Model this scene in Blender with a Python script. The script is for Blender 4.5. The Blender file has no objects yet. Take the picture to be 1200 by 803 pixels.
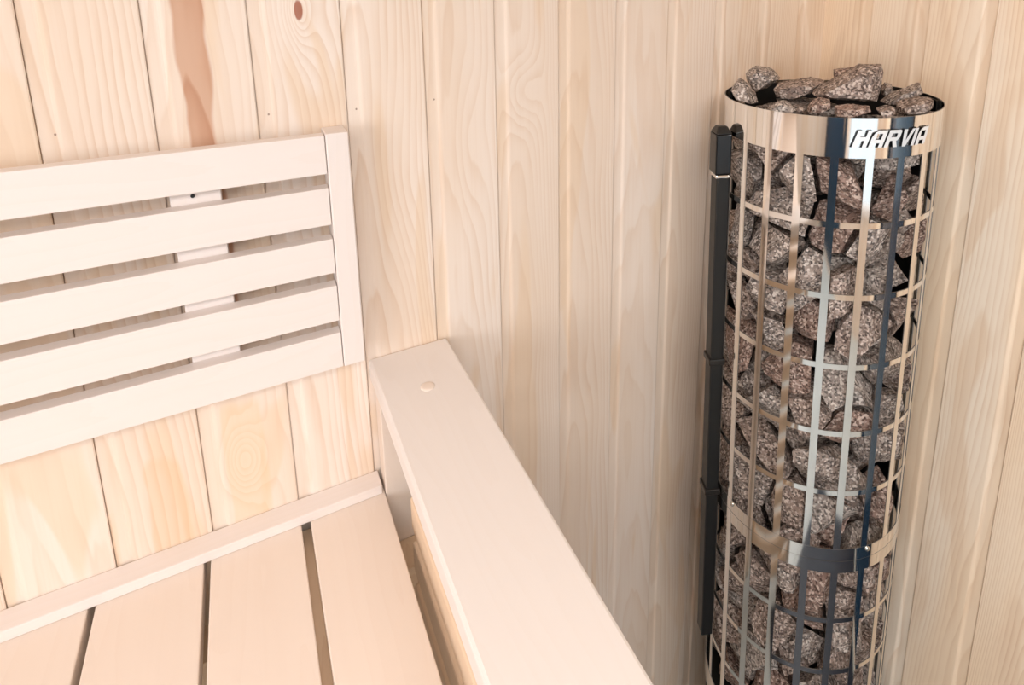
import bpy, bmesh, math, random
from mathutils import Vector, Matrix, noise
from mathutils.bvhtree import BVHTree
C = bpy.context.scene.collection
PI = math.pi
W = 0.1056                 # panelling pitch
BX0, RY0 = -1.2375, -0.1020   # a groove on the back wall (x) and on the right wall (y)
FLOOR, CEIL = -0.90, 1.35  # seat top is z = 0
XL, YF = -2.90, -2.30      # left wall, front wall

# ------------------------------------------------------------------ helpers
def obj(name, bm, mat, parent=None, smooth=False, bevel=0, recalc=True, auto=None):
    if recalc: bmesh.ops.recalc_face_normals(bm, faces=bm.faces)
    me = bpy.data.meshes.new(name); bm.to_mesh(me); bm.free()
    mats = mat if isinstance(mat, (list, tuple)) else [mat]
    for m in mats: me.materials.append(m)
    if smooth:
        for p in me.polygons: p.use_smooth = True
    if auto is not None:
        for p in me.polygons: p.use_smooth = True
        me.set_sharp_from_angle(angle=auto)
    o = bpy.data.objects.new(name, me); C.objects.link(o)
    if parent: o.parent = parent
    if bevel:
        b = o.modifiers.new('bevel', 'BEVEL'); b.width = bevel; b.segments = 2
        b.limit_method = 'ANGLE'; b.angle_limit = 0.6
    return o
def tag(o, label, cat, group=None):
    o['label'] = label; o['category'] = cat
    if group: o['group'] = group
    return o
def struct(o, label=None, cat=None):
    o['kind'] = 'structure'
    if label: o['label'] = label; o['category'] = cat
    return o
def empty(name, loc, rot=(0, 0, 0)):
    o = bpy.data.objects.new(name, None); C.objects.link(o)
    o.location = loc; o.rotation_euler = rot; o.empty_display_size = .05
    return o
def box(bm, x0, x1, y0, y1, z0, z1, mi=0):
    v = [bm.verts.new((x, y, z)) for z in (z0, z1) for y in (y0, y1) for x in (x0, x1)]
    for q in ((0, 2, 3, 1), (4, 5, 7, 6), (0, 1, 5, 4), (2, 6, 7, 3), (0, 4, 6, 2), (1, 3, 7, 5)):
        f = bm.faces.new([v[i] for i in q]); f.material_index = mi
    return v
def mkbox(*a):
    bm = bmesh.new(); box(bm, *a); return bm
def lathe(bm, prof, n=64, closed=False, a0=0, a1=2 * PI, mi=0, edge=0):
    full = abs(a1 - a0 - 2 * PI) < 1e-6
    cols = n if full else n + 1
    rings = [[bm.verts.new((r * math.cos(a0 + (a1 - a0) * i / n), r * math.sin(a0 + (a1 - a0) * i / n), z)) for r, z in prof] for i in range(cols)]
    m = len(prof)
    for i in range(n):
        A, B = rings[i], rings[(i + 1) % cols]
        for j in range(m if closed else m - 1):
            f = bm.faces.new((A[j], B[j], B[(j + 1) % m], A[(j + 1) % m])); f.material_index = edge if j % 2 else mi
    if closed and not full:
        bm.faces.new(rings[0]).material_index = edge; bm.faces.new(rings[-1][::-1]).material_index = edge

# ------------------------------------------------------------------ node helpers
class NT:
    def __init__(s, name):
        s.m = bpy.data.materials.new(name); s.m.use_nodes = True
        s.t = s.m.node_tree; s.t.nodes.clear()
        s.out = s.t.nodes.new('ShaderNodeOutputMaterial')
    def n(s, typ, **kw):
        nd = s.t.nodes.new(typ)
        for k, v in kw.items():
            if k.startswith('_'): continue
            setattr(nd, k, v)
        return nd
    def put(s, sock, v):
        if isinstance(v, bpy.types.NodeSocket): s.t.links.new(v, sock)
        elif v is not None: sock.default_value = v
    def m_(s, op, a, b=None, c=None, clamp=False):
        nd = s.n('ShaderNodeMath', operation=op, use_clamp=clamp)
        s.put(nd.inputs[0], a)
        if b is not None: s.put(nd.inputs[1], b)
        if c is not None: s.put(nd.inputs[2], c)
        return nd.outputs[0]
    def add(s, *a):
        r = a[0]
        for b in a[1:]: r = s.m_('ADD', r, b)
        return r
    def sub(s, a, b): return s.m_('SUBTRACT', a, b)
    def mul(s, *a):
        r = a[0]
        for b in a[1:]: r = s.m_('MULTIPLY', r, b)
        return r
    def sat(s, a): return s.m_('ADD', a, 0.0, clamp=True)
    def step(s, a, lo, hi):
        nd = s.n('ShaderNodeMapRange', interpolation_type='SMOOTHSTEP')
        s.put(nd.inputs[0], a); s.put(nd.inputs[1], lo); s.put(nd.inputs[2], hi)
        return nd.outputs[0]
    def vec(s, x, y, z):
        nd = s.n('ShaderNodeCombineXYZ')
        s.put(nd.inputs[0], x); s.put(nd.inputs[1], y); s.put(nd.inputs[2], z)
        return nd.outputs[0]
    def noise(s, v, scale=1, detail=2, rough=.5, dist=0, col=False):
        nd = s.n('ShaderNodeTexNoise')
        s.put(nd.inputs['Vector'], v); nd.inputs['Scale'].default_value = scale
        nd.inputs['Detail'].default_value = detail; nd.inputs['Roughness'].default_value = rough
        nd.inputs['Distortion'].default_value = dist
        return nd.outputs['Color' if col else 'Fac']
    def white(s, w):
        nd = s.n('ShaderNodeTexWhiteNoise', noise_dimensions='1D'); s.put(nd.inputs['W'], w)
        return nd.outputs['Value']
    def mix(s, f, a, b, blend='MIX'):
        nd = s.n('ShaderNodeMix', data_type='RGBA', blend_type=blend)
        s.put(nd.inputs[0], f); s.put(nd.inputs[6], a); s.put(nd.inputs[7], b)
        return nd.outputs[2]
    def ramp(s, f, stops):
        nd = s.n('ShaderNodeValToRGB'); cr = nd.color_ramp
        while len(cr.elements) < len(stops): cr.elements.new(.5)
        for e, (p, c) in zip(cr.elements, stops): e.position = p; e.color = (*c, 1)
        s.put(nd.inputs[0], f); return nd.outputs[0]
    def coords(s):
        tc = s.n('ShaderNodeTexCoord'); sp = s.n('ShaderNodeSeparateXYZ')
        s.t.links.new(tc.outputs['Object'], sp.inputs[0])
        return tc.outputs['Object'], sp.outputs[0], sp.outputs[1], sp.outputs[2]
    def bsdf(s, col, rough=.5, metal=0, bump=None, bstr=.2, bdist=.001, spec=.5):
        b = s.n('ShaderNodeBsdfPrincipled')
        s.put(b.inputs['Base Color'], col if not isinstance(col, tuple) else (*col, 1) if len(col) == 3 else col)
        s.put(b.inputs['Roughness'], rough); s.put(b.inputs['Metallic'], metal)
        b.inputs['Specular IOR Level'].default_value = spec
        if bump is not None:
            bp = s.n('ShaderNodeBump'); bp.inputs['Strength'].default_value = bstr
            bp.inputs['Distance'].default_value = bdist; s.put(bp.inputs['Height'], bump)
            s.t.links.new(bp.outputs[0], b.inputs['Normal'])
        s.t.links.new(b.outputs[0], s.out.inputs[0]); return b
def c4(r, g, b): return (r, g, b, 1)

def pine_wall(name, axis, u0, knots=(), whorls=(), patches=(), dots=(), seed=0.0, WT=((.84, .70, .585), (.89, .785, .705), (.83, .67, .53))):
    """pine tongue-and-groove boards; grain runs along z, each board has its own figure"""
    N = NT(name); P, x, y, z = N.coords(); u = x if axis == 'x' else y
    t = N.m_('DIVIDE', N.sub(u, u0), W); i = N.m_('FLOOR', t); xl = N.sub(t, i)
    ii = N.add(i, seed); r1, r2, r3, r4 = (N.white(N.add(ii, k)) for k in (.13, 37.7, 71.3, 111.9))
    off = N.mul(r1, 40.0)
    n1 = N.noise(N.vec(N.mul(u, 9.0), off, N.mul(z, 1.5)), 1, 2, .5)
    n2 = N.noise(N.vec(N.mul(u, 38.0), off, N.mul(z, 5.0)), 1, 2, .5)
    n3 = N.noise(N.vec(N.mul(u, 260.0), off, N.mul(z, 4.0)), 1, 3, .6)
    s = N.sub(xl, N.add(.3, N.mul(r2, .4)))
    A = N.add(4.0, N.mul(r3, 16.0)); K = N.mul(r4, 12.0)
    g = N.add(N.mul(s, s, A), N.mul(xl, K), N.mul(z, N.add(2.0, N.mul(r2, 5.0))), N.mul(n1, 6.5), N.mul(n2, 1.3))
    for (ku, kz, sx, sz, amp) in list(whorls) + [(a, b, .012, .03, 3.0) for a, b in knots]:
        d = N.add(N.m_('POWER', N.m_('DIVIDE', N.m_('ABSOLUTE', N.sub(u, ku)), sx), 2.0), N.m_('POWER', N.m_('DIVIDE', N.m_('ABSOLUTE', N.sub(z, kz)), sz), 2.0))
        g = N.add(g, N.mul(N.m_('EXPONENT', N.mul(d, -1.0)), amp))
    fr = N.m_('FRACT', g)
    ring = N.mul(N.m_('POWER', fr, 2.2), N.sub(1.0, N.step(fr, .88, 1.0)))
    soft = N.step(n1, .35, .68)
    tone = N.mix(soft, c4(*WT[0]), c4(*WT[1]))
    tone = N.mix(N.mul(r3, .35), tone, c4(*WT[2]))
    if axis == 'x': tone = N.mix(N.mul(N.step(i, 6.5, 10.5), .55), tone, c4(.94, .76, .58))  # boards coloured warmer and lighter towards the corner, in place of bounced light
    pat = N.step(N.noise(N.vec(N.mul(u, 14.0), N.add(off, 9.0), N.mul(z, 2.2)), 1, 1, .5, 1.2), .55, .63)
    tone = N.mix(N.mul(pat, .6), tone, c4(.82, .63, .46))
    lineamt = N.mul(ring, N.add(.26, N.mul(r4, .26)), N.add(.55, N.mul(N.step(n2, .3, .7), .6)))
    col = N.mix(lineamt, tone, c4(.62, .38, .21))
    col = N.mix(N.mul(N.step(n3, .45, .75), .10), col, c4(.70, .48, .32))
    nn = N.noise(N.vec(N.mul(u, 30.0), 3.0, N.mul(z, 8.0)), 1, 2, .5)
    for (ua, ub, za, zb, cc, amt) in patches:
        wob = N.mul(N.sub(nn, .5), .02)
        uu = N.add(u, wob)
        mk = N.mul(N.step(uu, ua - .002, ua + .002), N.sub(1.0, N.step(uu, ub - .003, ub + .002)),
                   N.step(N.add(z, N.mul(wob, 4.0)), za - .01, za + .01), N.sub(1.0, N.step(N.add(z, N.mul(wob, 4.0)), zb - .01, zb + .01)))
        streak = N.add(.72, N.mul(ring, .35))
        col = N.mix(N.mul(mk, amt, streak), col, c4(*cc))
        if amt > .8: col = N.mix(N.mul(mk, ring, .55), col, c4(.42, .17, .08))
    for (ku, kz) in dots:
        d = N.add(N.m_('POWER', N.m_('DIVIDE', N.m_('ABSOLUTE', N.sub(u, ku)), .0012), 2.0), N.m_('POWER', N.m_('DIVIDE', N.m_('ABSOLUTE', N.sub(z, kz)), .0014), 2.0))
        col = N.mix(N.mul(N.sub(1.0, N.step(d, .6, 1.3)), .75), col, c4(.22, .12, .08))
    for (ku, kz) in knots:
        d = N.m_('SQRT', N.add(N.m_('POWER', N.m_('DIVIDE', N.m_('ABSOLUTE', N.sub(u, ku)), .0045), 2.0), N.m_('POWER', N.m_('DIVIDE', N.m_('ABSOLUTE', N.sub(z, kz)), .011), 2.0)))
        d = N.add(d, N.mul(N.sub(nn, .5), 1.2))
        col = N.mix(N.mul(N.sub(1.0, N.step(d, .8, 1.15)), .85), col, c4(.33, .08, .03))
    N.bsdf(col, .62, 0, N.add(N.mul(ring, -.4), N.mul(n3, .4)), .12, .0006, .3)
    return N.m

def smooth_wood(name, base, late, axis='x', amt=.25, rough=.5):
    """planed, nearly plain aspen; grain along the given axis"""
    N = NT(name); P, x, y, z = N.coords()
    a, b, c = {'x': (x, y, z), 'y': (y, x, z), 'z': (z, x, y)}[axis]
    oi = N.n('ShaderNodeObjectInfo').outputs['Random']
    off = N.mul(oi, 30.0)
    n1 = N.noise(N.vec(N.add(N.mul(a, 1.3), off), N.mul(b, 10.0), N.mul(c, 10.0)), 1, 2, .5)
    n3 = N.noise(N.vec(N.add(N.mul(a, 3.0), off), N.mul(b, 150.0), N.mul(c, 150.0)), 1, 3, .6)
    g = N.m_('FRACT', N.mul(N.add(n1, N.mul(n3, .03)), 14.0))
    col = N.mix(N.mul(N.m_('POWER', g, 2.0), amt), c4(*base), c4(*late))
    col = N.mix(N.mul(N.step(n3, .5, .8), amt * .5), col, c4(*late))
    N.bsdf(col, rough, 0, n3, .08, .0004, .35)
    return N.m
def plain(name, col, rough=.5, metal=0, spec=.5, nz=0):
    N = NT(name); P, x, y, z = N.coords()
    n = N.noise(P, 60, 3, .6)
    cc = N.mix(N.mul(n, .25), c4(*col), c4(*[v * .75 for v in col]))
    rr = N.add(rough, N.mul(N.sub(n, .5), .1 if nz == 0 else nz))
    N.bsdf(cc, rr, metal, None, spec=spec); return N.m
def steel(name):
    N = NT(name); P, x, y, z = N.coords()
    n = N.noise(N.vec(N.mul(x, 5), N.mul(y, 5), N.mul(z, 3)), 1, 2, .5)
    n2 = N.noise(P, 900, 2, .6)
    col = N.mix(N.mul(n2, .12), c4(.86, .85, .83), c4(.70, .69, .67))
    N.bsdf(col, N.add(.05, N.mul(n2, .05)), 1.0, n, .35, .0025); return N.m
def granite(name, base, pale, dark):
    N = NT(name)
    g = N.n('ShaderNodeNewGeometry').outputs['Position']
    n1 = N.noise(g, 420, 4, .75); n2 = N.noise(g, 150, 3, .6); n4 = N.noise(g, 38, 2, .5)
    vo = N.n('ShaderNodeTexVoronoi'); N.put(vo.inputs['Vector'], g); vo.inputs['Scale'].default_value = 330
    sp = N.n('ShaderNodeSeparateXYZ'); N.t.links.new(vo.outputs['Color'], sp.inputs[0])
    col = N.mix(N.step(n4, .35, .65), c4(*base), c4(*[v * .72 for v in base]))
    col = N.mix(N.mul(N.step(sp.outputs[0], .55, .8), .75), col, c4(*pale))
    col = N.mix(N.mul(N.step(sp.outputs[1], .62, .8), .8), col, c4(*dark))
    col = N.mix(N.mul(N.step(n1, .55, .7), .6), col, c4(*pale))
    col = N.mix(N.mul(N.step(n2, .56, .7), .55), col, c4(*dark))
    N.bsdf(col, .78, 0, N.add(n1, N.mul(n2, 1.5)), .7, .0025, .35); return N.m

M = {}
M['wall_back'] = pine_wall('pine_back', 'x', BX0,
    knots=[(-.969, .704)], dots=[(-1.223, .576), (-1.014, .576), (-.909, .572), (-.803, .575)],
    whorls=[(-.663, .573, .030, .05, 4.0), (-1.085, .105, .022, .045, 6.0), (-.969, .70, .03, .06, 3.0), (-.862, .47, .03, .16, 3.0), (-.755, .50, .03, .12, 3.0)],
    patches=[(-1.101, -1.070, .30, 2.0, (.63, .39, .27), 1.25), (-1.195, -1.155, -.2, .145, (.76, .54, .34), .6), (-1.107, -1.060, -.2, .19, (.80, .60, .38), .55), (-.722, -.712, -.4, .15, (.70, .48, .30), .4), (-.60, -.588, .2, .55, (.74, .54, .36), .35)], seed=3.0)
M['wall_right'] = pine_wall('pine_right', 'y', RY0, seed=57.0, WT=((.92, .73, .54), (.95, .83, .69), (.92, .71, .50)))
M['wall_other'] = pine_wall('pine_other', 'x', 0.0, seed=91.0)
M['wall_side'] = pine_wall('pine_side', 'y', 0.0, seed=131.0)
M['aspen_x'] = smooth_wood('aspen_backrest', (.845, .765, .725), (.81, .71, .645), 'x', .25)
M['aspen_z'] = smooth_wood('aspen_stile', (.845, .765, .725), (.81, .71, .645), 'z', .25)
M['seat_y'] = smooth_wood('aspen_seat_bounce', (.85, .73, .64), (.80, .66, .56), 'y', .22)  # same aspen, warmth of light bounced in the seat recess put into the colour
M['arm_y'] = smooth_wood('aspen_armrest', (.84, .775, .735), (.80, .715, .655), 'y', .2)
M['slat_y'] = smooth_wood('warm_slat', (.90, .70, .52), (.84, .60, .42), 'y', .2)
M['frame'] = smooth_wood('pine_frame', (.82, .62, .44), (.70, .48, .31), 'y', .4)
M['steel'] = steel('polished_stainless')
M['edge'] = plain('cut_steel_edge', (.30, .28, .26), .55, .8)
M['black'] = plain('black_enamel', (.004, .004, .005), .18, 0, .5)
M['blackm'] = plain('matt_black_steel', (.008, .008, .008), .42, .0)
M['graphite'] = plain('graphite_steel', (.04, .036, .033), .3, .6)
M['white_logo'] = plain('white_badge', (.88, .90, .92), .25, .15)
M['brass'] = plain('bright_screw', (.8, .78, .72), .2, 1)
M['tile'] = plain('pale_stone_tile', (.50, .54, .54), .35)
M['mat'] = plain('navy_rubber', (.002, .007, .020), .5)
M['darkglass'] = plain('dark_tinted_glass', (.008, .03, .06), .12)
M['grout'] = plain('grout', (.10, .11, .12), .8)
rocks_m = {
 'grey': granite('granite_grey', (.41, .33, .285), (.88, .79, .72), (.045, .035, .035)),
 'brown': granite('granite_brown', (.38, .285, .24), (.82, .70, .62), (.045, .028, .024)),
 'reddish brown': granite('granite_reddish', (.37, .245, .20), (.80, .65, .56), (.05, .025, .02)),
 'pale grey': granite('granite_pale', (.51, .43, .385), (.92, .85, .78), (.06, .05, .045)),
}

# ------------------------------------------------------------------ the room shell
def panel_profile(a, b, g0):
    """list of (u, depth) across a boarded wall between a and b"""
    out = []; k0 = math.floor((a - g0) / W) - 1; k1 = math.ceil((b - g0) / W) + 1
    for k in range(k0, k1):
        u = g0 + k * W
        for du, d in ((-.0018, 0), (-.0005, .0007), (-.0005, .0052), (.0004, .0052), (.0004, .0023), (.0135, .0023), (.0160, .0019), (.0185, .0007), (.0205, .0001), (.0215, 0)):
            if a < u + du < b: out.append((u + du, d))
    out = [(a, out[0][1])] + out + [(b, out[-1][1])]
    return out
def boarded(name, fn, a, b, g0, zs, mat, holes=()):
    bm = bmesh.new(); prof = panel_profile(a, b, g0)
    cuts = sorted(set(zs) | {h for hh in holes for h in (hh[2], hh[3])})
    us = sorted({h for hh in holes for h in (hh[0], hh[1])})
    pr = []
    for (u, d) in prof: pr.append((u, d))
    for hu in us:   # extra columns exactly at the sides of an opening
        for j in range(len(pr) - 1):
            if pr[j][0] < hu < pr[j + 1][0]:
                t = (hu - pr[j][0]) / (pr[j + 1][0] - pr[j][0]); pr.insert(j + 1, (hu, pr[j][1] + t * (pr[j + 1][1] - pr[j][1]))); break
    V = [[bm.verts.new(fn(u, d, z)) for z in cuts] for u, d in pr]
    for i in range(len(pr) - 1):
        um = (pr[i][0] + pr[i + 1][0]) / 2
        for j in range(len(cuts) - 1):
            zm = (cuts[j] + cuts[j + 1]) / 2
            if any(h[0] < um < h[1] and h[2] < zm < h[3] for h in holes): continue
            bm.faces.new((V[i][j], V[i + 1][j], V[i + 1][j + 1], V[i][j + 1]))
    o = obj(name, bm, mat, recalc=False); 
    return struct(o)
boarded('wall_back', lambda u, d, z: (u, d, z), XL, 0.0, BX0, (FLOOR, CEIL), M['wall_back'])
boarded('wall_right', lambda u, d, z: (d, u, z), YF, 0.0, RY0, (FLOOR, CEIL), M['wall_right'], holes=[(-1.55, -.62, FLOOR + .05, 1.05)])
WL = (-2.26, -1.00, .12, 1.28)      # opening for the added window in the left wall (y0, y1, z0, z1)
WF = (-1.42, -.30, -.30, 1.15)      # opening for the added window in the front wall (x0, x1, z0, z1)
boarded('wall_left', lambda u, d, z: (XL - d, u, z), YF, 0.0, 0.03, (FLOOR, CEIL), M['wall_side'], holes=[WL])
boarded('wall_front', lambda u, d, z: (u, YF - d, z), XL, 0.0, 0.03, (FLOOR, CEIL), M['wall_other'], holes=[WF, (-2.84, -1.52, FLOOR + .05, 1.05)])

bm = bmesh.new()
box(bm, XL - .1, .1, YF - .1, .1, FLOOR - .06, FLOOR - .004)
fl = struct(obj('floor', bm, M['grout']))
bm = bmesh.new()
for i in range(10):
    for j in range(8):
        x0 = XL + i * .29; y0 = YF + j * .29
        if x0 < -.01 and y0 < -.01: box(bm, x0 + .002, min(x0 + .288, 0), y0 + .002, min(y0 + .288, 0), FLOOR - .004, FLOOR)
obj('floor_tiles', bm, M['tile'], fl)  # unseen pale tiles, added for bounce and reflections in the steel
bm = bmesh.new(); box(bm, XL - .1, .1, YF - .1, .1, CEIL, CEIL + .03); struct(obj('ceiling', bm, M['wall_other']))

def window(name, along, a, b, z0, z1, pos, sgn, mat_frame):
    """frame and one pane set in an opening; along = 'x' or 'y'"""
    def bb(u0, u1, d0, d1, zz0, zz1):
        if along == 'x': return mkbox(u0, u1, pos + d0, pos + d1, zz0, zz1)
        return mkbox(pos + d0, pos + d1, u0, u1, zz0, zz1)
    root = struct(empty(name, ((a + b) / 2, pos, z0) if along == 'x' else (pos, (a + b) / 2, z0)))
    w = .045; d0, d1 = (-.06, .012)
    if sgn < 0: d0, d1 = -.012, .06
    loc = root.location
    bm = bmesh.new()
    for q in ((a, a + w, z0, z1), (b - w, b, z0, z1), (a + w, b - w, z0, z0 + w), (a + w, b - w, z1 - w, z1)):
        t = bb(q[0], q[1], d0, d1, q[2], q[3]); me = bpy.data.meshes.new('t'); t.to_mesh(me); t.free(); bm.from_mesh(me); bpy.data.meshes.remove(me)
    bmesh.ops.translate(bm, verts=bm.verts, vec=-loc); obj('window_frame', bm, mat_frame, root, bevel=.002)
    t = bb(a + w, b - w, (d0 + d1) / 2 - .003, (d0 + d1) / 2 + .003, z0 + w, z1 - w)
    bmesh.ops.translate(t, verts=t.verts, vec=-loc)
    return root, t
def glassmat():
    N = NT('window_glass'); tr = N.n('ShaderNodeBsdfTransparent'); gl = N.n('ShaderNodeBsdfGlossy'); gl.inputs['Roughness'].default_value = .02
    n = N.noise(N.coords()[0], 4, 1, .5)
    mx = N.n('ShaderNodeMixShader'); N.put(mx.inputs[0], N.mul(n, .12)); N.t.links.new(tr.outputs[0], mx.inputs[1]); N.t.links.new(gl.outputs[0], mx.inputs[2])
    N.t.links.new(mx.outputs[0], N.out.inputs[0]); return N.m
M['glass'] = glassmat()
r_, t_ = window('added_window_left', 'y', WL[0], WL[1], WL[2], WL[3], XL, 1, M['arm_y']); obj('added_window_pane', t_, M['glass'], r_)  # unseen window, added to bring light from the left
r_, t_ = window('added_window_front', 'x', WF[0], WF[1], WF[2], WF[3], YF, 1, M['arm_y']); obj('added_window_pane', t_, M['glass'], r_)  # unseen window, added for the pale stripe reflected in the steel
r_, t_ = window('added_dark_door_front', 'x', -2.84, -1.52, FLOOR + .05, 1.05, YF, 1, M['darkglass']); obj('added_door_glass', t_, M['darkglass'], r_)  # added dark door, stands in for the photographer reflected in the steel
bm = bmesh.new(); box(bm, -.015, .015, .02, .05, .8, 1.1); obj('door_handle', bm, M['steel'], r_).location = (.55, 0, 0)
r_, t_ = window('added_dark_door_right', 'y', -1.55, -.62, FLOOR + .05, 1.05, 0.0, -1, M['darkglass']); obj('added_door_glass', t_, M['darkglass'], r_)  # unseen dark door, added for the navy reflection on the right bars

bm = mkbox(-.41, .41, -.42, .42, 0, .008)
fm = obj('added_floor_mat', bm, M['mat'], bevel=.003); fm.location = (-.425, -.80, FLOOR)  # unseen mat, added to darken reflections low on the cage
tag(fm, 'added dark navy mat on the floor, for dark reflections in the heater', 'mat')
# ------------------------------------------------------------------ backrest
BD = .0415                       # front face off the wall
br = tag(empty('slatted_backrest', (-1.5, 0, .229)), 'pale wooden backrest of five wide horizontal slats fixed to the boarded wall above the bench', 'backrest')
brl = Vector(br.location)
def part(name, a, mat, root, bevel=.0012):
    bm = mkbox(*a); l = root.location; c = Vector(((a[0] + a[1]) / 2, (a[2] + a[3]) / 2, (a[4] + a[5]) / 2))
    bmesh.ops.translate(bm, verts=bm.verts, vec=-c)
    o = obj(name, bm, mat, root, bevel=bevel); o.location = c - l
    return o
SLATS = [(.5512, .5011), (.4828, .4331), (.4138, .3663), (.3483, .2979), (.2805, .2294)]
for zt, zb in SLATS:
    part('slat', (-2.24, -.9560, -BD, -BD + .019, zb, zt), M['aspen_x'], br)
for x0, x1 in ((-.9552, -.9278), (-2.268, -2.2408)):
    part('stile', (x0, x1, -BD - .0008, -.0004, .2290, .5530), M['aspen_z'], br, .0016)
for x0, x1 in ((-1.126, -1.074), (-1.60, -1.548), (-2.10, -2.048)):
    part('batten', (x0, x1, -BD + .0192, -.0004, .236, .538), M['aspen_z'], br)
bm = bmesh.new(); bmesh.ops.create_cone(bm, cap_ends=True, segments=16, radius1=.0022, radius2=.0022, depth=.002, matrix=Matrix.Rotation(PI / 2, 4, 'X'))
o = obj('screw_head', bm, M['blackm'], br); o.location = Vector((-1.103, -BD + .0182, .4925)) - brl

# ------------------------------------------------------------------ bench
bn = tag(empty('sauna_bench', (-1.6, -.3, FLOOR)), 'pale wooden sauna bench with wide seat boards and a thin rail along the wall', 'bench')
YB = -.56
edges = [(-.9127, -1.0149)]
x = -1.0266
edges += [(-1.0266, -1.1353), (-1.1430, -1.2557), (-1.2632, -1.3720)]
x = -1.3800
while x > -2.75: edges.append((x, x - .1085)); x -= .1165
for xr, xl in edges:
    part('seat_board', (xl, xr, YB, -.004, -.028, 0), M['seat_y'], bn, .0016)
part('wall_rail', (XL + .004, -.9165, -.0325, -.0005, .0005, .0150), M['aspen_x'], bn, .0012)
part('ledger', (XL + .004, -.8725, -.087, -.036, -.160, -.090), M['frame'], bn)
part('front_beam', (XL + .004, -.9127, -.53, -.485, -.098, -.0285), M['frame'], bn)
for xx in (-1.02, -1.55, -2.1, -2.7):
    part('joist', (xx - .022, xx + .022, -.484, -.012, -.0895, -.0285), M['frame'], bn)
for xx in (-.98, -1.9, -2.8):
    part('leg', (xx - .03, xx + .03, -.53, -.485, FLOOR, -.0985), M['frame'], bn)
    part('leg', (xx - .03, xx + .03, -.087, -.036, FLOOR, -.1605), M['frame'], bn)

# ------------------------------------------------------------------ armrest with its slatted side screen
ar = tag(empty('bench_armrest', (-.86, -.3, FLOOR)), 'wide pale armrest board on a slatted side panel at the end of the bench', 'armrest')
AZ = .2025
bm = bmesh.new(); box(bm, -.9177, -.8016, -.62, -.0006, AZ - .030, AZ)
bmesh.ops.translate(bm, verts=bm.verts, vec=-ar.location)
o = obj('armrest_board', bm, M['arm_y'], ar, bevel=.0035)
bm = bmesh.new()   # round wooden plug
lathe(bm, [(0, .0012), (.0062, .0014), (.0085, .0008), (.0098, 0), (.0098, -.002)], 28)
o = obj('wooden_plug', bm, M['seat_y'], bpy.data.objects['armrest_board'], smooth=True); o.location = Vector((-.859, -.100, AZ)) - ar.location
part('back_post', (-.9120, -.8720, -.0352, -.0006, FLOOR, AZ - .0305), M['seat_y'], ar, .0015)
part('front_post', (-.9105, -.8720, -.61, -.575, FLOOR, AZ - .0305), M['arm_y'], ar, .0015)
tops_ = [.170, .105]
while tops_[-1] > FLOOR + .15: tops_.append(tops_[-1] - .075)
for z in tops_:
    part('side_slat', (-.8890, -.8725, -.5745, -.0876, z - .050, z), M['slat_y'], ar, .003)

# ------------------------------------------------------------------ heater
AX = Vector((-.2074, -.1954, 0)); TX, TY = -.0154, .0096
def axis_pt(z): return Vector((AX.x + TX * z, AX.y + TY * z, z))
dirz = Vector((TX, TY, 1)).normalized()
base = axis_pt(FLOOR)
q = Vector((0, 0, 1)).rotation_difference(dirz)
ht = empty('sauna_heater', base); ht.rotation_mode = 'XYZ'; ht.rotation_euler = q.to_euler()
tag(ht, 'tall round electric sauna heater with a polished steel cage around its stones', 'sauna heater')
HM = Matrix.Translation(base) @ q.to_matrix().to_4x4()
RAD = .1597
CAM_AZ = math.radians(-142.5)
def hl(z): return z - FLOOR      # local height
def band(name, z0, z1, r, th=.0015, mat=None, parent=ht, n=160):
    bm = bmesh.new(); lathe(bm, [(r, z0), (r, z1), (r - th, z1), (r - th, z0)], n, closed=True, edge=1)
    return obj(name, bm, mat or [M['steel'], M['edge']], parent, auto=.7)
RINGS = [.403, .293, .181, .068, -.037, -.281, -.387, -.494]
ZT, ZTB = .5587, .502
M1, M2 = -.1405, -.1855
band('top_band', hl(ZTB), hl(ZT), RAD + .0006)
mb = band('middle_band', hl(M2), hl((M1 + M2) / 2 - .0004), RAD + .0005)
band('middle_band', hl((M1 + M2) / 2 + .0004), hl(M1), RAD + .0005)
for z in RINGS: band('cage_ring', hl(z) - .0043, hl(z) + .0043, RAD)
band('lower_band', hl(-.64), hl(-.59), RAD + .0006)
def bar(az, z0, z1, r=RAD + .0003, w=.0108, th=.0013):
    bm = bmesh.new(); h = w / 2 / r
    lathe(bm, [(r, z0), (r, z1), (r - th, z1), (r - th, z0)], 4, closed=True, a0=az - h, a1=az + h, edge=1)
    o = obj('cage_bar', bm, [M['steel'], M['edge']], ht, auto=.7)
    return o
AZ0 = math.radians(-137.3)
for k in range(22):
    az = AZ0 + k * 2 * PI / 22
    bar(az, hl(M1 - .001), hl(ZTB + .001)); bar(az, hl(-.60), hl(M2 + .001))
# little corner fillets where bars meet rings would be sub-pixel; screws on the middle band
for azd in (-184, -102, -12, 78):
    a = math.radians(azd); bm = bmesh.new()
    bmesh.ops.create_uvsphere(bm, u_segments=14, v_segments=8, radius=.0040)
    bmesh.ops.scale(bm, verts=bm.verts, vec=(.6, 1, 1))
    for dz in (.001,):
        o = obj('screw', bm, M['brass'], mb, smooth=True)
    o.location = ((RAD + .0008) * math.cos(a), (RAD + .0008) * math.sin(a), hl(M1 - .006)); o.rotation_euler = (0, 0, a)
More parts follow.
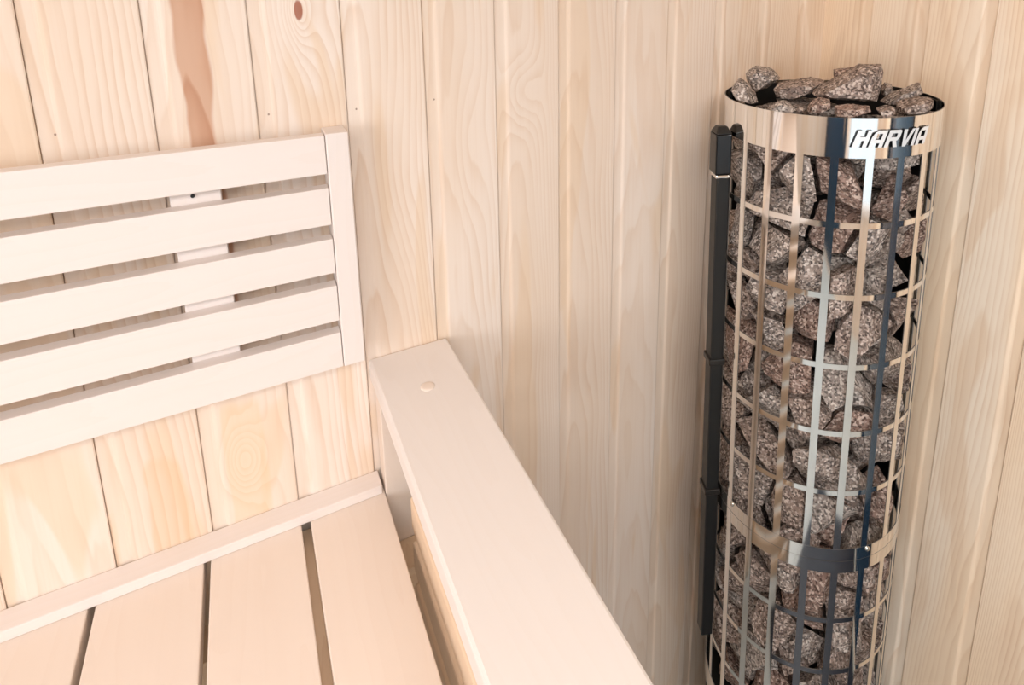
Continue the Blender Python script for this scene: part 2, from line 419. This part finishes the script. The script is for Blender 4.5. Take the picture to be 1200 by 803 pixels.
# inner steel core that carries the heating elements, bottom drum, feet
bm = bmesh.new(); lathe(bm, [(0, hl(-.60)), (.050, hl(-.60)), (.050, hl(.26)), (0, hl(.26))], 32); obj('inner_core', bm, M['blackm'], ht, auto=.7)
bm = bmesh.new(); lathe(bm, [(0, .04), (RAD - .003, .04), (RAD - .003, hl(-.612)), (0, hl(-.612))], 96); obj('base_drum', bm, M['blackm'], ht, auto=.7)
for k in range(4):
    a = k * PI / 2 + .6; bm = bmesh.new(); lathe(bm, [(0, 0), (.014, 0), (.014, .006), (.007, .010), (.007, .042), (0, .042)], 20)
    o = obj('foot', bm, M['blackm'], ht, auto=.7); o.location = (.12 * math.cos(a), .12 * math.sin(a), 0)
# rear heat shield inside the cage (dark), towards the corner
bm = bmesh.new(); ca = CAM_AZ + PI
lathe(bm, [(RAD - .004, hl(-.60)), (RAD - .004, hl(.553)), (RAD - .0052, hl(.553)), (RAD - .0052, hl(-.60))], 60, closed=True, a0=ca - 1.30, a1=ca + 1.30)
obj('rear_shield', bm, M['blackm'], ht, auto=.7)
# cable channel
ch_az = math.radians(158)
def chan(name, z0, z1, r0, r1, hw, mat, cap=0, par=None):
    bm = bmesh.new(); box(bm, r0, r1, -hw, hw, z0, z1)
    if cap:
        for v in bm.verts:
            if v.co.z > z1 - 1e-6: v.co.y *= .45; v.co.x = (r0 + r1) / 2 + (v.co.x - (r0 + r1) / 2) * .6
    bmesh.ops.transform(bm, verts=bm.verts, matrix=Matrix.Rotation(ch_az, 4, 'Z'))
    return obj(name, bm, mat, par or ht, bevel=.002)
cc = chan('cable_channel', hl(-.475), hl(.440), RAD + .004, RAD + .026, .013, M['blackm'])
cb = chan('control_box', hl(.4405), hl(.506), RAD + .003, RAD + .029, .015, M['black'])
chan('box_cap', hl(.5065), hl(.518), RAD + .003, RAD + .029, .015, M['graphite'], 1, cb)
chan('channel_joint', hl(.4335), hl(.4395), RAD + .0032, RAD + .0275, .0142, M['steel'], 0, cc)
for zz in (.10, -.16): chan('channel_clip', hl(zz), hl(zz) + .012, RAD + .0005, RAD + .029, .0155, M['graphite'], 0, cc)
# logo letters, bent round the top band
LET = {
 'H': [[(0, 0), (.26, 0), (.26, 1), (0, 1)], [(.62, 0), (.88, 0), (.88, 1), (.62, 1)], [(.2, .40), (.68, .40), (.68, .62), (.2, .62)]],
 'A': [[(0, 0), (.26, 0), (.26, .80), (.0, .62)], [(.62, 0), (.88, 0), (.88, 1), (.62, 1)], [(0, .62), (.26, .80), (.62, .80), (.62, 1), (.34, 1), (.12, .88)], [(.2, .26), (.68, .26), (.68, .46), (.2, .46)]],
 'R': [[(0, 0), (.26, 0), (.26, 1), (0, 1)], [(.2, .80), (.70, .80), (.88, .92), (.76, 1), (.2, 1)], [(.62, .52), (.88, .58), (.88, .92), (.62, .80)], [(.2, .38), (.74, .38), (.88, .58), (.62, .58), (.2, .58)], [(.40, .40), (.66, .40), (.90, 0), (.62, 0)]],
 'V': [[(0, 1), (.27, 1), (.46, .0), (.26, 0)], [(.26, 0), (.50, 0), (.92, 1), (.66, 1)]],
 'I': [[(0, 0), (.26, 0), (.26, 1), (0, 1)]],
}
def letter(ch, a_left, wid, z0, h, slant, r, th, name, mat, grow=0.0):
    bm = bmesh.new()
    for poly in LET[ch]:
        n = len(poly); fr_, bk_ = [], []
        for px, py in poly:
            s = px * wid + py * slant; a = a_left + s / RAD; zz = z0 + py * h
            fr_.append(bm.verts.new(((r + th) * math.cos(a), (r + th) * math.sin(a), zz)))
            bk_.append(bm.verts.new((r * math.cos(a), r * math.sin(a), zz)))
        f = bm.faces.new(fr_); f.material_index = 0
        for i in range(n):
            g = bm.faces.new((fr_[i], fr_[(i + 1) % n], bk_[(i + 1) % n], bk_[i])); g.material_index = 1
    return obj(name, bm, mat, ht, recalc=True)
za, hh_ = hl(.5185), .0240
a = math.radians(-130.5); wd = .0205; gap = .0016; sl_ = .0075
seq = [('H', 1), ('A', 1), ('R', 1), ('V', .95), ('I', 1), ('A', 1)]
cur = a
for chh, k in seq:
    adv = {'I': .30, 'V': .86}.get(chh, .93)
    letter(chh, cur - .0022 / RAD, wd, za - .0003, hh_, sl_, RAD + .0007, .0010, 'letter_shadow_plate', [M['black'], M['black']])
    letter(chh, cur, wd, za, hh_, sl_, RAD + .0018, .0022, 'logo_letter', [M['white_logo'], M['black']])
    cur += (wd * adv + gap) / RAD

# ------------------------------------------------------------------ stones
rnd = random.Random(11)
def rough_up(bm, seed, cuts=2, amp=.0022, big=.004):
    bmesh.ops.triangulate(bm, faces=bm.faces)
    for _ in range(3):
        ed = [e for e in bm.edges if e.calc_length() > .011]
        if not ed: break
        bmesh.ops.subdivide_edges(bm, edges=ed, cuts=1); bmesh.ops.triangulate(bm, faces=[f for f in bm.faces if len(f.verts) > 3])
    bm.normal_update()
    o = Vector((seed * 3.1, seed * 1.7, seed))
    mv = []
    for v in bm.verts:
        a = noise.noise(v.co * 38 + o) * big * .25 + noise.noise(v.co * 130 + o) * amp * .8 + (abs(noise.noise(v.co * 260 + o)) - .3) * amp * .5
        mv.append(v.co + v.normal * (a - big * .35))
    for v, c in zip(bm.verts, mv): v.co = c
def cell(p, planes, box_r=.06):
    """convex block round p cut by the given (point, normal) planes"""
    bm = bmesh.new(); bmesh.ops.create_cube(bm, size=box_r * 2)
    bmesh.ops.translate(bm, verts=bm.verts, vec=p)
    for co, no in planes:
        g = bm.verts[:] + bm.edges[:] + bm.faces[:]
        bmesh.ops.bisect_plane(bm, geom=g, plane_co=co, plane_no=no, clear_outer=True)
        if not bm.verts: return bm
        be = [e for e in bm.edges if e.is_boundary]
        if be: bmesh.ops.contextual_create(bm, geom=be) if 0 else bmesh.ops.holes_fill(bm, edges=be, sides=0)
    bmesh.ops.recalc_face_normals(bm, faces=bm.faces)
    return bm
CAP = .551
seeds = []
tries = 0
while tries < 26000:
    tries += 1
    z = rnd.uniform(-.60, .53); rr = math.sqrt(rnd.uniform(.078 ** 2, .140 ** 2)) if z < .44 else math.sqrt(rnd.uniform(0, .138 ** 2))
    t = rnd.uniform(-PI, PI); p = Vector((rr * math.cos(t), rr * math.sin(t), z))
    dmin = .060 + .012 * noise.noise(p * 14)
    if all((p - s).length > dmin for s in seeds): seeds.append(p)
stones = []
for i, p in enumerate(seeds):
    az = math.atan2(p.y, p.x); rr = math.hypot(p.x, p.y)
    d = (az - CAM_AZ + PI) % (2 * PI) - PI
    if abs(d) > math.radians(100) and p.z < .43: continue
    pl = []
    for j, s in enumerate(seeds):
        if i == j or (s - p).length > .14: continue
        n = (s - p).normalized(); gap = .0022 + .0060 * abs(noise.noise((s + p) * 31))
        pl.append(((s + p) / 2 - n * gap, n))
    rout = RAD - .0045
    for q_ in range(9):
        a = az + (q_ - 4) * .17
        nn = Vector((math.cos(a), math.sin(a), 0)); pl.append((nn * (rout - .001), nn))
    # the broken outer facets
    for q_ in range(rnd.choice((1, 2, 2, 3))):
        a = az + rnd.uniform(-.8, .8); nn = Vector((math.cos(a), math.sin(a), rnd.uniform(-.8, .8))).normalized()
        dd = (rout - rnd.uniform(.003, .013)); pc = Vector((dd * math.cos(az), dd * math.sin(az), p.z))
        pl.append((pc, nn))
    if p.z < .47 or rr > .08: pl.append((Vector((math.cos(az), math.sin(az), 0)) * .056, -Vector((math.cos(az), math.sin(az), 0)))) if p.z < .43 else None
    pl.append((Vector((0, 0, CAP)), Vector((0, 0, 1)))); pl.append((Vector((0, 0, -.606)), Vector((0, 0, -1))))
    for q_ in range(2):     # chopped corners
        nn = Vector((rnd.gauss(0, 1), rnd.gauss(0, 1), rnd.gauss(0, 1))).normalized()
        pl.append((p + nn * rnd.uniform(.023, .035), nn))
    bm = cell(p, pl)
    if len(bm.verts) < 4 or bm.calc_volume() < 1.2e-5: bm.free(); continue
    stones.append((p, d, bm))
built = []
for k, (p, d, bm) in enumerate(stones):
    rough_up(bm, k + 1)
    tone = rnd.choice(['grey', 'grey', 'brown', 'brown', 'reddish brown', 'pale grey'])
    vol = abs(bm.calc_volume())
    c = sum((v.co for v in bm.verts), Vector()) / len(bm.verts)
    bmesh.ops.translate(bm, verts=bm.verts, vec=-c)
    o = obj('sauna_stone', bm, rocks_m[tone], None, auto=.40)
    lp = Vector((c.x, c.y, c.z - FLOOR)); o.matrix_world = HM @ Matrix.Translation(lp)
    built.append([o, c, d, tone, vol])

# heaped stones on top: outline in the (sideways, up) plane, distance behind the axis, thickness
VD = Vector((.7936, .6084, 0)); RT = Vector((.6084, -.7936, 0)); HC = axis_pt(.56)
TOP = [
('small grey granite stone leaning at the far left end of the heap above the rim', 'grey', -.075, .05, [(-.1433, .5719), (-.1312, .5905), (-.1152, .5834), (-.1027, .5668), (-.099, .548), (-.116, .5521), (-.1334, .5559)]),
('angular dark grey stone on the heap, second from the left, with two flat faces', 'grey', .02, .065, [(-.1333, .5852), (-.1172, .5979), (-.0977, .5976), (-.0878, .5924), (-.0746, .5787), (-.0939, .5598), (-.1126, .5466), (-.128, .5678)]),
('long low brownish stone lying between the angular stone and the big wedge on the heap', 'brown', .0, .08, [(-.0860, .5641), (-.0816, .5731), (-.0597, .582), (-.0277, .5869), (-.0045, .5815), (-.0109, .5672), (-.0319, .5572), (-.0506, .5473), (-.0800, .5471)]),
('rounded pale grey stone low behind the left front of the steel rim', 'pale grey', -.118, .036, [(-.0811, .5552), (-.0708, .5638), (-.0604, .5685), (-.0483, .5644), (-.0369, .5514), (-.0554, .5472), (-.0757, .5479)]),
('largest wedge-shaped granite stone, on top of the middle of the heap', 'brown', -.048, .088, [(-.0241, .5683), (-.0211, .5755), (.0148, .603), (.04, .6186), (.0691, .6202), (.0737, .6067), (.0724, .5851), (.0691, .5645), (.0359, .5643), (-.0112, .5617)]),
('blocky brown stone peeking out behind the largest wedge on the heap', 'reddish brown', .070, .06, [(.0058, .5607), (.004, .5925), (.022, .598), (.0477, .6009), (.0673, .5949), (.0697, .5593), (.0252, .5553)]),
('wedge-shaped grey stone at the right of the heap behind the flat one', 'grey', .012, .055, [(.0754, .5471), (.0867, .5656), (.1041, .5776), (.1283, .5873), (.1345, .5721), (.1195, .5602), (.0977, .5476)]),
('flat brown stone at the far right end of the heap over the rim', 'brown', -.052, .060, [(.0894, .5617), (.1018, .570), (.130, .5763), (.1400, .5751), (.1405, .5627), (.1338, .5526), (.104, .5485), (.0927, .5525)]),
('dark knobbly stone below the left tip of the largest wedge on the heap', 'reddish brown', -.108, .045, [(-.0259, .5658), (-.0116, .5750), (.0050, .5710), (.0072, .560), (-.0069, .5453), (-.027, .5486)]),
('dark stone under the front edge of the largest wedge, just above the rim', 'reddish brown', -.117, .040, [(.0090, .5652), (.0335, .5704), (.0546, .5685), (.0584, .5603), (.0356, .5488), (.0098, .5488)]),
('speckled stone right of the largest wedge, low behind the front rim', 'brown', -.112, .035, [(.0613, .5645), (.0746, .5716), (.086, .5683), (.0883, .560), (.069, .5488)]),
('tiny brown stone between the rounded pale one and the largest wedge', 'brown', -.117, .03, [(-.0425, .5562), (-.0362, .561), (-.0292, .5604), (-.0284, .5501), (-.0372, .5486)]),
('small dark stone at the back right behind the right wedge on the heap', 'grey', .076, .035, [(.0784, .5637), (.0844, .5741), (.0951, .5721), (.0997, .5599), (.0956, .551), (.0819, .5525)]),
]
tops = []
for k, (lab, tone, s0, th, outl) in enumerate(TOP):
    bm = bmesh.new(); cu = sum(u for u, z in outl) / len(outl); cz = sum(z for u, z in outl) / len(outl)
    for ds, sc in ((-.5, .62), (-.22, .93), (.05, 1.0), (.3, .9), (.5, .6)):
        for u, z in outl:
            jit = noise.noise(Vector((u * 40, z * 40, ds * 9 + k))) * .006
            bm.verts.new(HC.xy.to_3d() + VD * (s0 + ds * th + jit) + RT * (cu + (u - cu) * sc) + Vector((0, 0, max(cz + (z - cz) * sc, .5535))))
    r = bmesh.ops.convex_hull(bm, input=bm.verts[:])
    junk = list({g for g in r['geom_interior'] + r['geom_unused'] if isinstance(g, bmesh.types.BMVert)})
    bmesh.ops.delete(bm, geom=junk, context='VERTS')
    bmesh.ops.dissolve_limit(bm, angle_limit=.30, verts=bm.verts[:], edges=bm.edges[:])
    tops.append(bm)
# neighbours on the heap touch but do not cut into each other: split overlaps along the plane between them
cents = [sum((v.co for v in b.verts), Vector()) / len(b.verts) for b in tops]
def sep_planes(A, B):
    best = None; dirs = [(cents[B] - cents[A]).normalized()]
    for a in range(24):
        for e in (-.9, -.5, -.2, .2, .5, .9):
            dirs.append(Vector((math.cos(a * PI / 12) * math.cos(e), math.sin(a * PI / 12) * math.cos(e), math.sin(e))))
    dirs += [Vector((0, 0, 1)), Vector((0, 0, -1))]
    for n in dirs:
        hi = max(v.co.dot(n) for v in tops[A].verts); lo = min(v.co.dot(n) for v in tops[B].verts)
        if best is None or hi - lo < best[0]: best = (hi - lo, n, (hi + lo) / 2)
    return best
for A in range(len(tops)):
    for B in range(A + 1, len(tops)):
        ov, n, m = sep_planes(A, B)
        if ov > -.0005:
            for X, sg in ((A, 1), (B, -1)):
                co = n * (m - sg * .0004); b = tops[X]
                bmesh.ops.bisect_plane(b, geom=b.verts[:] + b.edges[:] + b.faces[:], plane_co=co, plane_no=n * sg, clear_outer=True)
                be = [e for e in b.edges if e.is_boundary]
                if be: bmesh.ops.holes_fill(b, edges=be, sides=0)
for k, bm in enumerate(tops):
    lab, tone = TOP[k][:2]
    bmesh.ops.recalc_face_normals(bm, faces=bm.faces); rough_up(bm, 300 + k, big=.003)
    c = sum((v.co for v in bm.verts), Vector()) / len(bm.verts); bmesh.ops.translate(bm, verts=bm.verts, vec=-c)
    o = obj('sauna_stone', bm, rocks_m[tone], None, auto=.40); o.location = c
    tag(o, lab, 'stone', 'granite stones heaped above the heater rim'); tops[k] = o

# ------------------------------------------------------------------ camera
cam = bpy.data.cameras.new('camera'); co = bpy.data.objects.new('camera', cam); C.objects.link(co)
cam.sensor_width = 36; cam.lens = 703.78 / 1200 * 36
cam.shift_x = (600 - 664.34) / 1200; cam.shift_y = -(401.5 - 121.28) / 1200
cam.clip_start = .01
co.location = (-1.0381, -.8203, .7410); co.rotation_euler = (1.3677, 0, -.5001)
bpy.context.scene.camera = co

# ------------------------------------------------------------------ naming each stone by its row of cage openings
bpy.context.view_layer.update()
camR = co.rotation_euler.to_matrix(); camP = co.location
def px(P):
    v = camR.transposed() @ (P - camP); return 664.34 + 703.78 * v.x / -v.z, 121.28 - 703.78 * v.y / -v.z
vs, ps, own = [], [], []
for idx, (o, c, d, tone, vol) in enumerate(built):
    b0 = len(vs); mw = o.matrix_world; vs += [mw @ v.co for v in o.data.vertices]
    for p in o.data.polygons: ps.append([b0 + i for i in p.vertices]); own.append(idx)
bvh = BVHTree.FromPolygons(vs, ps); cnt = {}; sx = {}
for v in range(140, 803, 4):
    for u in range(826, 1110, 4):
        dr = camR @ Vector(((u - 664.34) / 703.78, -(v - 121.28) / 703.78, -1)); h = bvh.ray_cast(camP, dr.normalized())
        if h[2] is not None:
            w = own[h[2]]; cnt[w] = cnt.get(w, 0) + 1
ORD = ['first', 'second', 'third', 'fourth', 'fifth', 'sixth', 'seventh', 'eighth', 'ninth', 'tenth', 'eleventh', 'twelfth', 'thirteenth', 'fourteenth', 'fifteenth', 'sixteenth', 'seventeenth', 'eighteenth', 'nineteenth', 'twentieth', 'twenty-first', 'twenty-second', 'twenty-third', 'twenty-fourth']
levels = [ZT, .403, .293, .181, .068, -.037, -.163, -.281, -.387, -.494, -.62]
rows = {}
for idx, (o, c, d, tone, vol) in enumerate(built):
    row = next((r for r in range(10) if levels[r] >= c.z > levels[r + 1]), 9)
    if cnt.get(idx, 0) >= 3: rows.setdefault(row, []).append(idx)
    else: rows.setdefault(('hid', row), []).append(idx)
vmed = sorted(b[4] for b in built)
def size_word(v): return 'large' if v > vmed[int(len(vmed) * .72)] else 'small' if v < vmed[int(len(vmed) * .3)] else 'medium'
def rowname(r):
    if r < 6: return 'in %s cage row below logo band' % ORD[r]
    return 'in %s cage row below middle band' % ORD[r - 6]
for r, lst in rows.items():
    if isinstance(r, tuple):
        for i in lst:
            bpy.data.objects.remove(built[i][0]) if abs(built[i][2]) > 1.2 or True and cnt.get(i, 0) == 0 and built[i][1].z > .2 and abs(built[i][2]) > .9 else tag(built[i][0], 'granite stone hidden behind outer stones ' + rowname(r[1]), 'stone', 'granite stones hidden inside the cage')
        continue
    lst.sort(key=lambda i: px(built[i][0].matrix_world.translation)[0])
    for n, i in enumerate(lst):
        o, c, d, tone, vol = built[i]
        tag(o, '%s %s stone, %s from left %s' % (size_word(vol), tone, ORD[n], rowname(r)), 'stone', 'granite stones inside the heater cage')

# ------------------------------------------------------------------ added ceiling panel and lights, all out of view
lp = tag(empty('added_ceiling_panel', (-1.25, -1.60, CEIL)), 'added flat rectangular ceiling light panel, out of view', 'lamp')
bm = bmesh.new()
for q_ in ((-.68, -.655, -.38, .38), (.655, .68, -.38, .38), (-.655, .655, -.38, -.355), (-.655, .655, .355, .38)): box(bm, *q_, -.055, -.0005)
obj('added_panel_frame', bm, M['white_logo'], lp)
N = NT('added_panel_glow'); em = N.n('ShaderNodeEmission'); nz = N.noise(N.coords()[0], 5, 1, .5)
N.put(em.inputs[0], N.mix(nz, c4(1, .96, .92), c4(1, .97, .94))); em.inputs[1].default_value = 3; N.t.links.new(em.outputs[0], N.out.inputs[0])
obj('added_panel_face', mkbox(-.654, .654, -.354, .354, -.05, -.03), N.m, lp)
def area(name, loc, rot, sx_, sy_, en, col):
    l = bpy.data.lights.new(name, 'AREA'); l.shape = 'RECTANGLE'; l.size = sx_; l.size_y = sy_; l.energy = en; l.color = col
    o = bpy.data.objects.new(name, l); C.objects.link(o); o.location = loc; o.rotation_euler = rot; return o
area('added_light_left', (XL - .10, (WL[0] + WL[1]) / 2, (WL[2] + WL[3]) / 2), (0, -PI / 2, 0), WL[3] - WL[2], WL[1] - WL[0], 46, (.965, .98, 1))  # added light behind the left window
area('added_light_front', ((WF[0] + WF[1]) / 2, YF - .10, (WF[2] + WF[3]) / 2), (PI / 2, 0, 0), WF[1] - WF[0], WF[3] - WF[2], 4, (.80, .95, 1))  # added light behind the front window
area('added_light_ceiling', (-1.25, -1.60, CEIL - .06), (0, 0, 0), 1.3, .7, 25, (.99, .975, .97))  # added overhead light, set under the invented panel
w = bpy.data.worlds.new('world'); bpy.context.scene.world = w; w.use_nodes = True
nt = w.node_tree; bg = nt.nodes['Background']; bg.inputs[0].default_value = (.80, .90, 1, 1); bg.inputs[1].default_value = 1.0
sc = bpy.context.scene
sc.view_settings.view_transform = 'Standard'; sc.view_settings.look = 'None'; sc.view_settings.gamma = 1
sc.view_settings.use_curve_mapping = False; sc.view_settings.exposure = -0.22
